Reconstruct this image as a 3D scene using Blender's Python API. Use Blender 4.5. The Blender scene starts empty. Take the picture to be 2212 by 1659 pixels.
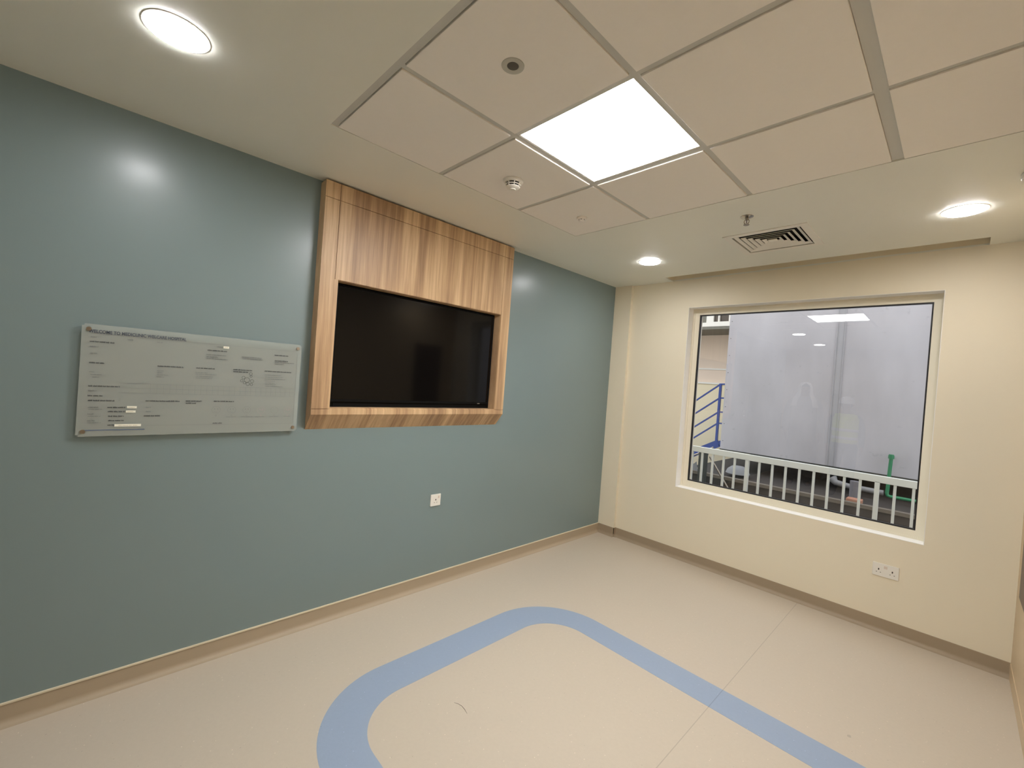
import bpy, bmesh, math, random
from mathutils import Vector, Matrix

random.seed(7)
PI = math.pi
S = bpy.context.scene
C = S.collection

# ------------------------------------------------------------------ camera, sky, exposure
cam_d = bpy.data.cameras.new('camera')
cam_d.sensor_width = 36.0
cam_d.lens = 935.46 / 2212 * 36
cam_d.clip_start = 0.02
cam = bpy.data.objects.new('camera', cam_d)
C.objects.link(cam)
cam.rotation_mode = 'XYZ'
cam.location = (2.6825, -4.0544, 1.5901)
cam.rotation_euler = (1.560346, -0.0734636, 0.803911)
S.camera = cam

S.view_settings.view_transform = 'Standard'
S.view_settings.look = 'None'
S.view_settings.gamma = 1
S.view_settings.use_curve_mapping = False
S.view_settings.exposure = 0.0

SKY = 2.35
PANEL = 53.0
DOWN = 100.0
LAMP = (1.0, 0.99, 1.0)

wd = bpy.data.worlds.new('overcast sky')
S.world = wd
wd.use_nodes = True
wn = wd.node_tree
wn.nodes.clear()
wo = wn.nodes.new('ShaderNodeOutputWorld')
wb = wn.nodes.new('ShaderNodeBackground')
tc = wn.nodes.new('ShaderNodeTexCoord')
sp = wn.nodes.new('ShaderNodeSeparateXYZ')
cr = wn.nodes.new('ShaderNodeValToRGB')
cr.color_ramp.elements[0].position = 0.45
cr.color_ramp.elements[0].color = (0.55, 0.53, 0.50, 1)
cr.color_ramp.elements[1].position = 0.75
cr.color_ramp.elements[1].color = (0.90, 0.92, 1.0, 1)
mp = wn.nodes.new('ShaderNodeMapRange')
mp.inputs[1].default_value = -1
mp.inputs[2].default_value = 1
wn.links.new(tc.outputs['Generated'], sp.inputs[0])
wn.links.new(sp.outputs[2], mp.inputs[0])
wn.links.new(mp.outputs[0], cr.inputs[0])
wn.links.new(cr.outputs[0], wb.inputs[0])
wb.inputs[1].default_value = SKY
wn.links.new(wb.outputs[0], wo.inputs[0])

# ------------------------------------------------------------------ dimensions (metres)
H = 2.6765          # ceiling height
XR = 2.987          # right wall
YW = 0.035          # window wall
YB = -6.4           # wall behind the viewer
SK = 0.092          # skirting height
WX0, WX1, WZ0, WZ1 = 0.818, 2.567, 0.674, 2.406      # window opening
TX0, TX1, TX2, TX3, TX4 = 0.645, 1.229, 1.829, 2.429, 2.91
TY0, TY1, TY2, TY3 = -3.340, -2.746, -2.146, -1.550


# ------------------------------------------------------------------ materials
def srgb(r, g, b):
    f = lambda c: (c / 255 / 12.92) if c / 255 <= 0.04045 else ((c / 255 + 0.055) / 1.055) ** 2.4
    return (f(r), f(g), f(b), 1)


def mat(name, col, rough=0.5, metal=0.0, spec=0.5, bump=0.0, bscale=300, var=0.0, vscale=4.0, coat=0.0):
    m = bpy.data.materials.new(name)
    m.use_nodes = True
    nt = m.node_tree
    p = nt.nodes['Principled BSDF']
    p.inputs['Base Color'].default_value = col
    p.inputs['Roughness'].default_value = rough
    p.inputs['Metallic'].default_value = metal
    p.inputs['Specular IOR Level'].default_value = spec
    p.inputs['Coat Weight'].default_value = coat
    p.inputs['Coat Roughness'].default_value = 0.24
    t = nt.nodes.new('ShaderNodeTexCoord')
    if var > 0:
        n = nt.nodes.new('ShaderNodeTexNoise')
        n.inputs['Scale'].default_value = vscale
        n.inputs['Detail'].default_value = 4
        nt.links.new(t.outputs['Object'], n.inputs['Vector'])
        mx = nt.nodes.new('ShaderNodeMix')
        mx.data_type = 'RGBA'
        mx.inputs[6].default_value = tuple(c * (1 - var) for c in col[:3]) + (1,)
        mx.inputs[7].default_value = tuple(min(1, c * (1 + var)) for c in col[:3]) + (1,)
        nt.links.new(n.outputs['Fac'], mx.inputs[0])
        nt.links.new(mx.outputs[2], p.inputs['Base Color'])
    if bump > 0:
        n2 = nt.nodes.new('ShaderNodeTexNoise')
        n2.inputs['Scale'].default_value = bscale
        n2.inputs['Detail'].default_value = 2
        nt.links.new(t.outputs['Object'], n2.inputs['Vector'])
        b = nt.nodes.new('ShaderNodeBump')
        b.inputs['Strength'].default_value = bump
        b.inputs['Distance'].default_value = 0.002
        nt.links.new(n2.outputs['Fac'], b.inputs['Height'])
        nt.links.new(b.outputs[0], p.inputs['Normal'])
    return m


def emat(name, col, strength, fall=0.22):
    m = bpy.data.materials.new(name)
    m.use_nodes = True
    nt = m.node_tree
    nt.nodes.clear()
    o = nt.nodes.new('ShaderNodeOutputMaterial')
    e = nt.nodes.new('ShaderNodeEmission')
    e.inputs[0].default_value = tuple(col) + (1,)
    # opal diffuser: brightest straight out, falling off to the sides
    g = nt.nodes.new('ShaderNodeNewGeometry')
    d = nt.nodes.new('ShaderNodeVectorMath')
    d.operation = 'DOT_PRODUCT'
    nt.links.new(g.outputs['Incoming'], d.inputs[0])
    nt.links.new(g.outputs['Normal'], d.inputs[1])
    a = nt.nodes.new('ShaderNodeMath')
    a.operation = 'ABSOLUTE'
    nt.links.new(d.outputs['Value'], a.inputs[0])
    q = nt.nodes.new('ShaderNodeMath')
    q.operation = 'POWER'
    nt.links.new(a.outputs[0], q.inputs[0])
    q.inputs[1].default_value = fall
    k = nt.nodes.new('ShaderNodeMath')
    k.operation = 'MULTIPLY'
    nt.links.new(q.outputs[0], k.inputs[0])
    k.inputs[1].default_value = strength
    nt.links.new(k.outputs[0], e.inputs[1])
    nt.links.new(e.outputs[0], o.inputs[0])
    return m


M = {}
M['blue'] = mat('blue green satin wall paint', srgb(124, 142, 143), 0.42, spec=0.6, coat=0.5, bump=0.08, bscale=160, var=0.012)
M['cream'] = mat('cream satin wall paint', srgb(240, 230, 206), 0.5, spec=0.35, bump=0.08, bscale=160, var=0.012)
M['gypsum'] = mat('ceiling paint', srgb(238, 238, 228), 0.42, spec=0.35, var=0.012)
M['tile'] = mat('ceiling tile', srgb(248, 243, 236), 0.75, spec=0.2, bump=0.15, bscale=500, var=0.012, vscale=40)
M['grid'] = mat('ceiling grid metal', srgb(205, 204, 198), 0.5, spec=0.4)
M['right'] = mat('light oak wall laminate', srgb(208, 186, 152), 0.45, var=0.03)
M['skirt'] = mat('taupe vinyl skirting', srgb(176, 160, 136), 0.5, var=0.015)
M['skirt_shaded'] = mat('taupe vinyl skirting with shade in its colour', srgb(165, 148, 124), 0.5, var=0.015)  # same vinyl as the left skirting, with shade mixed into the colour
M['cap'] = mat('cream capping strip', srgb(226, 214, 186), 0.4)
M['white'] = mat('white plastic', srgb(240, 236, 226), 0.35)
M['trim'] = mat('matt white metal', srgb(238, 236, 230), 0.75, spec=0.2)
M['white_paint'] = mat('white painted reveal', srgb(250, 248, 244), 0.5)
M['sill'] = mat('white sill board', srgb(253, 252, 248), 0.35)
M['back'] = mat('beige wall paint', srgb(184, 164, 134), 0.6)
M['frame'] = mat('cream powder coated frame', srgb(236, 228, 206), 0.4)
M['gasket'] = mat('black rubber gasket', srgb(20, 18, 20), 0.5)
M['dark'] = mat('dark void', srgb(26, 24, 20), 0.7)
M['black'] = mat('black plastic', srgb(7, 7, 8), 0.6, spec=0.15)
M['hole'] = mat('dark socket hole', srgb(60, 50, 42), 0.6)
M['chrome'] = mat('brushed chrome', srgb(190, 186, 180), 0.25, metal=1.0)
M['steel'] = mat('satin steel', srgb(170, 162, 150), 0.35, metal=1.0)
M['led'] = emat('lit ceiling panel', LAMP, PANEL)
M['down'] = emat('lit downlight', LAMP, DOWN)
M['grey_in'] = mat('dark grey mesh', srgb(92, 88, 80), 0.6)
M['rail'] = mat('white painted railing', srgb(240, 243, 236), 0.45)
M['clad'] = None
M['concrete'] = mat('weathered concrete', srgb(50, 46, 44), 0.85, var=0.2, vscale=3)
M['asphalt'] = mat('dark asphalt', srgb(40, 36, 38), 0.9, var=0.2, vscale=8)
M['kerb'] = mat('pale concrete edge', srgb(112, 104, 92), 0.8, var=0.15, vscale=6)
M['beige_ext'] = mat('pink beige render', srgb(236, 218, 198), 0.8, var=0.03)
M['cream_ext'] = mat('cream render', srgb(240, 228, 194), 0.8, var=0.03)
M['white_ext'] = mat('white exterior paint', srgb(240, 238, 228), 0.7)
M['soffit'] = mat('grey green balcony soffit', srgb(118, 118, 108), 0.8)
M['bluesteel'] = mat('blue painted steel', srgb(38, 66, 142), 0.4)
M['green'] = mat('green plastic pipe', srgb(44, 128, 88), 0.4)
M['darksteel'] = mat('dark grey green steel', srgb(58, 62, 58), 0.5)
M['glassdark'] = mat('dark window glass', srgb(70, 62, 54), 0.15)
M['paper'] = mat('pale sheet', srgb(132, 134, 136), 0.7)
M['terracotta'] = mat('terracotta block', srgb(178, 128, 104), 0.8)
M['brown'] = mat('dark brown laminate', srgb(84, 64, 50), 0.4)
M['ink'] = mat('grey print', srgb(70, 73, 74), 0.6)
M['ink_light'] = mat('pale grey print', srgb(104, 108, 107), 0.6)
M['ink_head'] = mat('heading print', srgb(66, 72, 84), 0.6)
M['ink_blue'] = mat('blue line print', srgb(88, 106, 132), 0.6)
M['ink_pink'] = mat('dusty pink print', srgb(138, 122, 124), 0.6)
M['label'] = mat('white label', srgb(245, 243, 226), 0.6)
M['thread'] = mat('dark thread', srgb(95, 84, 76), 0.8)


def nodes(m):
    m.use_nodes = True
    return m.node_tree


def wood():
    m = bpy.data.materials.new('light oak laminate')
    nt = nodes(m)
    p = nt.nodes['Principled BSDF']
    g = nt.nodes.new('ShaderNodeNewGeometry')
    mp_ = nt.nodes.new('ShaderNodeMapping')
    mp_.inputs['Scale'].default_value = (0.10, 1.0, 0.035)
    nt.links.new(g.outputs['Position'], mp_.inputs['Vector'])
    n1 = nt.nodes.new('ShaderNodeTexNoise')
    n1.inputs['Scale'].default_value = 15
    n1.inputs['Detail'].default_value = 2
    n1.inputs['Roughness'].default_value = 0.55
    n2 = nt.nodes.new('ShaderNodeTexNoise')
    n2.inputs['Scale'].default_value = 95
    n2.inputs['Detail'].default_value = 4
    n2.inputs['Roughness'].default_value = 0.6
    for n in (n1, n2):
        nt.links.new(mp_.outputs[0], n.inputs['Vector'])
    add = nt.nodes.new('ShaderNodeMix')
    add.data_type = 'FLOAT'
    add.inputs[0].default_value = 0.34
    nt.links.new(n1.outputs['Fac'], add.inputs[2])
    nt.links.new(n2.outputs['Fac'], add.inputs[3])
    r = nt.nodes.new('ShaderNodeValToRGB')
    e = r.color_ramp.elements
    e[0].position = 0.36
    e[0].color = srgb(160, 128, 96)
    e[1].position = 0.64
    e[1].color = srgb(222, 191, 148)
    k = r.color_ramp.elements.new(0.5)
    k.color = srgb(194, 160, 122)
    nt.links.new(add.outputs[0], r.inputs[0])
    nt.links.new(r.outputs[0], p.inputs['Base Color'])
    p.inputs['Roughness'].default_value = 0.42
    p.inputs['Specular IOR Level'].default_value = 0.4
    return m


M['wood'] = wood()


def floor_mat(name, base, speck=True, seam=False):
    m = bpy.data.materials.new(name)
    nt = nodes(m)
    p = nt.nodes['Principled BSDF']
    g = nt.nodes.new('ShaderNodeNewGeometry')
    L = nt.links.new

    def noise(sc, det=3):
        n = nt.nodes.new('ShaderNodeTexNoise')
        n.inputs['Scale'].default_value = sc
        n.inputs['Detail'].default_value = det
        L(g.outputs['Position'], n.inputs['Vector'])
        return n

    def mix(a, b, fac):
        x = nt.nodes.new('ShaderNodeMix')
        x.data_type = 'RGBA'
        for sock, v in ((6, a), (7, b), (0, fac)):
            if hasattr(v, 'is_output'):
                L(v, x.inputs[sock])
            else:
                x.inputs[sock].default_value = v
        return x.outputs[2]

    def math_(op, a, b=None):
        x = nt.nodes.new('ShaderNodeMath')
        x.operation = op
        for i, v in enumerate((a, b)):
            if v is None:
                continue
            if hasattr(v, 'is_output'):
                L(v, x.inputs[i])
            else:
                x.inputs[i].default_value = v
        return x.outputs[0]

    col = mix(tuple(c * 0.965 for c in base[:3]) + (1,), tuple(min(1, c * 1.035) for c in base[:3]) + (1,), noise(60, 3).outputs['Fac'])
    v = nt.nodes.new('ShaderNodeTexVoronoi')
    v.inputs['Scale'].default_value = 42
    L(g.outputs['Position'], v.inputs['Vector'])
    sc = nt.nodes.new('ShaderNodeSeparateColor')
    L(v.outputs['Color'], sc.inputs[0])
    near = math_('LESS_THAN', v.outputs['Distance'], 0.085)
    white = math_('MULTIPLY', near, math_('GREATER_THAN', sc.outputs[0], 0.72))
    darks = math_('MULTIPLY', near, math_('LESS_THAN', sc.outputs[0], 0.16))
    col = mix(col, tuple(min(1, c * 1.35 + 0.05) for c in base[:3]) + (1,), math_('MULTIPLY', white, 0.75))
    col = mix(col, tuple(c * 0.62 for c in base[:3]) + (1,), math_('MULTIPLY', darks, 0.6))
    if seam:
        s = nt.nodes.new('ShaderNodeSeparateXYZ')
        L(g.outputs['Position'], s.inputs[0])
        d = math_('ABSOLUTE', math_('SUBTRACT', s.outputs[0], 1.884))
        line = math_('LESS_THAN', d, 0.0022)
        col = mix(col, tuple(c * 0.72 for c in base[:3]) + (1,), math_('MULTIPLY', line, 0.75))
        # small grey scuff with its own shape
        dx = math_('MULTIPLY', math_('SUBTRACT', s.outputs[0], 2.405), 1.6)
        dy = math_('SUBTRACT', s.outputs[1], -1.369)
        rr = math_('SQRT', math_('ADD', math_('MULTIPLY', dx, dx), math_('MULTIPLY', dy, dy)))
        rr = math_('ADD', rr, math_('MULTIPLY', noise(45, 2).outputs['Fac'], 0.02))
        col = mix(col, tuple(c * 0.7 for c in base[:3]) + (1,), math_('MULTIPLY', math_('LESS_THAN', rr, 0.022), 0.7))
    L(col, p.inputs['Base Color'])
    p.inputs['Roughness'].default_value = 0.48
    p.inputs['Specular IOR Level'].default_value = 0.4
    b = nt.nodes.new('ShaderNodeBump')
    b.inputs['Strength'].default_value = 0.25
    b.inputs['Distance'].default_value = 0.001
    L(noise(150, 2).outputs['Fac'], b.inputs['Height'])
    L(b.outputs[0], p.inputs['Normal'])
    return m


M['floor'] = floor_mat('beige speckled vinyl', srgb(198, 186, 168), seam=True)
M['band'] = floor_mat('sky blue vinyl', srgb(150, 165, 186), seam=True)


def clad_mat():
    m = bpy.data.materials.new('grey cladding')
    nt = nodes(m)
    p = nt.nodes['Principled BSDF']
    g = nt.nodes.new('ShaderNodeNewGeometry')
    L = nt.links.new
    mp_ = nt.nodes.new('ShaderNodeMapping')
    mp_.inputs['Scale'].default_value = (1, 1, 0.35)
    L(g.outputs['Position'], mp_.inputs['Vector'])
    n = nt.nodes.new('ShaderNodeTexNoise')
    n.inputs['Scale'].default_value = 2.2
    n.inputs['Detail'].default_value = 5
    L(mp_.outputs[0], n.inputs['Vector'])
    r = nt.nodes.new('ShaderNodeValToRGB')
    r.color_ramp.elements[0].position = 0.3
    r.color_ramp.elements[0].color = srgb(172, 170, 174)
    r.color_ramp.elements[1].position = 0.7
    r.color_ramp.elements[1].color = srgb(190, 189, 194)
    L(n.outputs['Fac'], r.inputs[0])
    v = nt.nodes.new('ShaderNodeTexNoise')
    v.inputs['Scale'].default_value = 11
    v.inputs['Detail'].default_value = 6
    L(g.outputs['Position'], v.inputs['Vector'])
    th = nt.nodes.new('ShaderNodeMapRange')
    th.inputs[1].default_value = 0.66
    th.inputs[2].default_value = 0.78
    th.inputs[4].default_value = 0.5
    L(v.outputs['Fac'], th.inputs[0])
    x = nt.nodes.new('ShaderNodeMix')
    x.data_type = 'RGBA'
    L(th.outputs[0], x.inputs[0])
    L(r.outputs[0], x.inputs[6])
    x.inputs[7].default_value = srgb(140, 140, 146)
    L(x.outputs[2], p.inputs['Base Color'])
    p.inputs['Roughness'].default_value = 0.7
    return m


M['clad'] = clad_mat()
M['joint'] = mat('grey joint sealant', srgb(166, 166, 170), 0.8, var=0.10, vscale=5)


def acrylic(name, col, alpha, rough=0.12, spec=0.5):
    m = bpy.data.materials.new(name)
    nt = nodes(m)
    p = nt.nodes['Principled BSDF']
    p.inputs['Base Color'].default_value = col
    p.inputs['Roughness'].default_value = rough
    p.inputs['Specular IOR Level'].default_value = spec
    o = nt.nodes['Material Output']
    tr = nt.nodes.new('ShaderNodeBsdfTransparent')
    mx = nt.nodes.new('ShaderNodeMixShader')
    mx.inputs[0].default_value = alpha
    nt.links.new(tr.outputs[0], mx.inputs[1])
    nt.links.new(p.outputs[0], mx.inputs[2])
    nt.links.new(mx.outputs[0], o.inputs[0])
    return m


M['acrylic'] = acrylic('frosted acrylic', srgb(190, 197, 190), 0.42)
M['film'] = acrylic('printed frosted film', srgb(160, 158, 150), 0.5, 0.35)
M['edge'] = acrylic('acrylic edge', srgb(205, 212, 205), 0.7)


def glass_mat():
    m = bpy.data.materials.new('window glass')
    nt = nodes(m)
    nt.nodes.clear()
    L = nt.links.new
    o = nt.nodes.new('ShaderNodeOutputMaterial')
    tr = nt.nodes.new('ShaderNodeBsdfTransparent')
    tr.inputs[0].default_value = (0.97, 0.985, 0.975, 1)
    gl = nt.nodes.new('ShaderNodeBsdfGlossy')
    gl.inputs['Roughness'].default_value = 0.0
    gl.inputs[0].default_value = (1, 1, 1, 1)
    fr = nt.nodes.new('ShaderNodeFresnel')
    fr.inputs[0].default_value = 1.85
    mx = nt.nodes.new('ShaderNodeMixShader')
    L(fr.outputs[0], mx.inputs[0])
    L(tr.outputs[0], mx.inputs[1])
    L(gl.outputs[0], mx.inputs[2])
    L(mx.outputs[0], o.inputs[0])
    return m


M['glass'] = glass_mat()


def screen_mat():
    m = mat('black screen glass', srgb(10, 9, 9), 0.08, spec=0.26)
    return m


M['screen'] = screen_mat()


# ------------------------------------------------------------------ geometry helpers
def box(bm, x0, x1, y0, y1, z0, z1):
    vs = [bm.verts.new((x, y, z)) for z in (z0, z1) for y in (y0, y1) for x in (x0, x1)]
    for f in ((0, 2, 3, 1), (4, 5, 7, 6), (0, 1, 5, 4), (2, 6, 7, 3), (0, 4, 6, 2), (1, 3, 7, 5)):
        bm.faces.new([vs[i] for i in f])
    return vs


def bevel(bm, w, seg=2):
    bmesh.ops.bevel(bm, geom=list(bm.edges), offset=w, segments=seg, affect='EDGES', profile=0.5)


def cyl(bm, c, r, h, axis='z', seg=32, r2=None):
    """cylinder from c along axis by h"""
    r2 = r if r2 is None else r2
    ax = {'x': (Vector((0, 1, 0)), Vector((0, 0, 1)), Vector((1, 0, 0))), 'y': (Vector((0, 0, 1)), Vector((1, 0, 0)), Vector((0, 1, 0))), 'z': (Vector((1, 0, 0)), Vector((0, 1, 0)), Vector((0, 0, 1)))}[axis]
    c = Vector(c)
    a = [bm.verts.new(c + ax[0] * math.cos(t) * r + ax[1] * math.sin(t) * r) for t in [2 * PI * i / seg for i in range(seg)]]
    b = [bm.verts.new(c + ax[2] * h + ax[0] * math.cos(t) * r2 + ax[1] * math.sin(t) * r2) for t in [2 * PI * i / seg for i in range(seg)]]
    for i in range(seg):
        j = (i + 1) % seg
        bm.faces.new((a[i], a[j], b[j], b[i]))
    bm.faces.new(a[::-1])
    bm.faces.new(b)


def lathe(bm, c, prof, seg=40):
    """profile (r, z) around the vertical axis through c"""
    c = Vector(c)
    rings = []
    for r, z in prof:
        if r < 1e-6:
            rings.append([bm.verts.new(c + Vector((0, 0, z)))])
        else:
            rings.append([bm.verts.new(c + Vector((r * math.cos(2 * PI * i / seg), r * math.sin(2 * PI * i / seg), z))) for i in range(seg)])
    for A, B in zip(rings, rings[1:]):
        for i in range(seg):
            j = (i + 1) % seg
            if len(A) == 1 and len(B) == 1:
                continue
            if len(A) == 1:
                bm.faces.new((A[0], B[i], B[j]))
            elif len(B) == 1:
                bm.faces.new((A[i], B[0], A[j]))
            else:
                bm.faces.new((A[i], B[i], B[j], A[j]))


def bar(bm, a, b, w, d=None, up=(0, 0, 1)):
    """rectangular bar between two points"""
    a, b = Vector(a), Vector(b)
    d = w if d is None else d
    t = (b - a).normalized()
    u = Vector(up)
    s = t.cross(u)
    if s.length < 1e-4:
        s = t.cross(Vector((1, 0, 0)))
    s.normalize()
    n = s.cross(t).normalized()
    vs = []
    for p in (a, b):
        for i, j in ((-1, -1), (1, -1), (1, 1), (-1, 1)):
            vs.append(bm.verts.new(p + s * i * w / 2 + n * j * d / 2))
    for f in ((0, 1, 2, 3), (7, 6, 5, 4), (0, 4, 5, 1), (1, 5, 6, 2), (2, 6, 7, 3), (3, 7, 4, 0)):
        bm.faces.new([vs[i] for i in f])


def tube(bm, pts, r, seg=14):
    pts = [Vector(p) for p in pts]
    rings = []
    prev = None
    for i, p in enumerate(pts):
        t = (pts[min(i + 1, len(pts) - 1)] - pts[max(i - 1, 0)]).normalized()
        if prev is None:
            s = t.cross(Vector((0, 0, 1)))
            if s.length < 1e-3:
                s = t.cross(Vector((0, 1, 0)))
        else:
            s = prev - t * prev.dot(t)
        s.normalize()
        prev = s
        n = t.cross(s)
        rr = r[i] if isinstance(r, (list, tuple)) else r
        rings.append([bm.verts.new(p + (s * math.cos(a) + n * math.sin(a)) * rr) for a in [2 * PI * k / seg for k in range(seg)]])
    for A, B in zip(rings, rings[1:]):
        for i in range(seg):
            j = (i + 1) % seg
            bm.faces.new((A[i], A[j], B[j], B[i]))
    bm.faces.new(rings[0][::-1])
    bm.faces.new(rings[-1])


def poly_extrude(bm, pts, axis, a, b):
    """pts in the two other axes, extruded along axis from a to b"""
    def mk(p, t):
        return {'x': (t, p[0], p[1]), 'y': (p[0], t, p[1]), 'z': (p[0], p[1], t)}[axis]
    A = [bm.verts.new(mk(p, a)) for p in pts]
    B = [bm.verts.new(mk(p, b)) for p in pts]
    n = len(pts)
    for i in range(n):
        j = (i + 1) % n
        bm.faces.new((A[i], A[j], B[j], B[i]))
    bm.faces.new(A[::-1])
    bm.faces.new(B)


def obj(name, bm, m, parent=None, smooth=False, label=None):
    bmesh.ops.recalc_face_normals(bm, faces=bm.faces)
    me = bpy.data.meshes.new(name)
    bm.to_mesh(me)
    bm.free()
    o = bpy.data.objects.new(name, me)
    C.objects.link(o)
    me.materials.append(m)
    if smooth:
        for f in me.polygons:
            f.use_smooth = True
        try:
            me.set_sharp_from_angle(angle=math.radians(40))
        except Exception:
            pass
    if parent is not None:
        o.parent = parent
        pw = Vector((0, 0, 0))
        q = parent
        while q is not None:
            pw += q.location
            q = q.parent
        o.location = -pw if parent.location.length > 0 and parent.parent is None else Vector((0, 0, 0))
    if label:
        o['label'] = label
    return o


def struct(name, bm, m, label=None, smooth=False):
    o = obj(name, bm, m, smooth=smooth, label=label)
    o['kind'] = 'structure'
    return o


def tag(o, label, cat, group=None, kind=None):
    o['label'] = label
    o['category'] = cat
    if group:
        o['group'] = group
    if kind:
        o['kind'] = kind
    return o


def thing(name, label, cat, loc, group=None):
    o = bpy.data.objects.new(name, None)
    C.objects.link(o)
    o.empty_display_size = 0.05
    o.location = loc
    return tag(o, label, cat, group)


def B():
    return bmesh.new()


def plane_with_holes(bm, ax, lvl, thick, u0, u1, v0, v1, holes):
    """slab normal to ax spanning u,v with rectangular holes, built as one mesh of cells"""
    us = sorted(set([u0, u1] + [h[0] for h in holes] + [h[1] for h in holes]))
    vs = sorted(set([v0, v1] + [h[2] for h in holes] + [h[3] for h in holes]))
    solid = {}
    for i in range(len(us) - 1):
        for j in range(len(vs) - 1):
            cu, cv = (us[i] + us[i + 1]) / 2, (vs[j] + vs[j + 1]) / 2
            solid[i, j] = not any(h[0] < cu < h[1] and h[2] < cv < h[3] for h in holes)
    cache = {}

    def V(i, j, k):
        key = (i, j, k)
        if key not in cache:
            t = lvl + (thick if k else 0)
            u, v = us[i], vs[j]
            cache[key] = bm.verts.new({'x': (t, u, v), 'y': (u, t, v), 'z': (u, v, t)}[ax])
        return cache[key]
    for (i, j), s in solid.items():
        if not s:
            continue
        bm.faces.new((V(i, j, 0), V(i + 1, j, 0), V(i + 1, j + 1, 0), V(i, j + 1, 0)))
        bm.faces.new((V(i, j, 1), V(i, j + 1, 1), V(i + 1, j + 1, 1), V(i + 1, j, 1)))
        for di, dj, a, b in ((-1, 0, (i, j), (i, j + 1)), (1, 0, (i + 1, j), (i + 1, j + 1)), (0, -1, (i, j), (i + 1, j)), (0, 1, (i, j + 1), (i + 1, j + 1))):
            if not solid.get((i + di, j + dj), False):
                bm.faces.new((V(a[0], a[1], 0), V(b[0], b[1], 0), V(b[0], b[1], 1), V(a[0], a[1], 1)))


# ================================================================== room shell
T = 0.22
bm = B()
box(bm, -T, XR + T, YB - T, YW + T, -0.2, 0.0)
floor = struct('floor', bm, M['floor'], 'beige speckled vinyl floor')


def rounded(x0, x1, y0, y1, r, n=20):
    pts = []
    for cx, cy, a0 in ((x1 - r, y1 - r, 0), (x0 + r, y1 - r, PI / 2), (x0 + r, y0 + r, PI), (x1 - r, y0 + r, 1.5 * PI)):
        for k in range(n + 1):
            a = a0 + PI / 2 * k / n
            pts.append((cx + r * math.cos(a), cy + r * math.sin(a)))
    return pts


bm = B()
O_ = rounded(0.606, 2.94, -3.345, -1.535, 0.46)
I_ = rounded(0.820, 2.735, -3.150, -1.728, 0.265)
n = len(O_)
rings = [[bm.verts.new((p[0], p[1], z)) for p in P] for P, z in ((O_, 0.0), (O_, 0.0007), (I_, 0.0007), (I_, 0.0))]
for A, Bq in zip(rings, rings[1:] + rings[:1]):
    for i in range(n):
        j = (i + 1) % n
        bm.faces.new((A[i], A[j], Bq[j], Bq[i]))
obj('inlay_band', bm, M['band'], floor, label='sky blue rounded loop band')

# blue wall with a shallow niche behind the screen
bm = B()
box(bm, -T, 0, YB - T, YW + T, 0, H + 0.4)
wall_left = struct('wall_left', bm, M['blue'], 'blue green painted wall')
# window wall with the corner pier
bm = B()
plane_with_holes(bm, 'y', YW, T, 0.0, XR, 0, H + 0.4, [(WX0, WX1, WZ0, WZ1)])
box(bm, 0.0, 0.2, 0.0, YW + 0.002, 0, H)
wall_window = struct('wall_window', bm, M['cream'], 'cream painted wall with the window')

bm = B()
box(bm, XR, XR + T, YB - T, YW + T, 0, H + 0.4)
struct('wall_right', bm, M['right'], 'plain light oak clad wall at the right edge')
bm = B()
box(bm, 0, XR, YB - T, YB, 0, H + 0.4)
struct('wall_back', bm, M['back'])

# ceiling: painted border, tile field, curtain trough
RX0, RX1, RY0 = 0.641, 2.752, -0.142
VX0, VX1, VY0, VY1 = 1.475, 1.972, -0.978, -0.498
bm = B()
vi = 0.045
plane_with_holes(bm, 'z', H, 0.012, 0.0, XR, YB, YW, [(TX0, TX4, TY0, TY3), (RX0, RX1, RY0, YW - 0.0005), (VX0 + vi, VX1 - vi, VY0 + vi, VY1 - vi)])
ceiling = struct('ceiling', bm, M['gypsum'], 'painted ceiling border around a field of square tiles')
bm = B()
w_ = 0.012
box(bm, RX0 - w_, RX1 + w_, RY0 - w_, RY0, H + 0.0125, H + 0.34)
box(bm, RX0 - w_, RX0, RY0 + 0.0002, YW - 0.001, H + 0.0125, H + 0.34)
box(bm, RX1, RX1 + w_, RY0 + 0.0002, YW - 0.001, H + 0.0125, H + 0.34)
box(bm, RX0 - w_, RX1 + w_, RY0 - w_, YW - 0.001, H + 0.3405, H + 0.35)
obj('curtain_trough', bm, M['cream'], ceiling)
bm = B()
box(bm, -T, XR + T, YB - T, YW + T, H + 0.4, H + 0.5)
obj('light_seal_slab', bm, M['dark'], ceiling)  # unseen slab added to keep sky light from leaking in above the ceiling

# grid bars: recessed behind the tile faces
bm = B()
G = H + 0.007
for x, w in ((TX1, 0.026), (TX2, 0.027), (TX3, 0.040)):
    box(bm, x - w / 2, x + w / 2, TY0, TY3, G, G + 0.03)
for y in (TY1, TY2):
    box(bm, TX0, TX4, y - 0.0135, y + 0.0135, G + 0.0004, G + 0.028)
box(bm, TX0, TX4, TY0, TY0 + 0.030, G - 0.002, G + 0.02)
for a in ((TX0, TX0 + 0.02, TY0, TY3), (TX4 - 0.02, TX4, TY0, TY3), (TX0, TX4, TY3 - 0.02, TY3)):
    box(bm, a[0], a[1], a[2], a[3], G + 0.001, G + 0.02)
obj('ceiling_grid', bm, M['grid'], ceiling, label='pale grey metal bars')
cols = [(TX0 + 0.004, TX1 - 0.014), (TX1 + 0.014, TX2 - 0.0145), (TX2 + 0.0145, TX3 - 0.021), (TX3 + 0.021, TX4 - 0.004)]
rows = [(TY0 + 0.034, TY1 - 0.0145), (TY1 + 0.0145, TY2 - 0.0145), (TY2 + 0.0145, TY3 - 0.004)]
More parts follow.
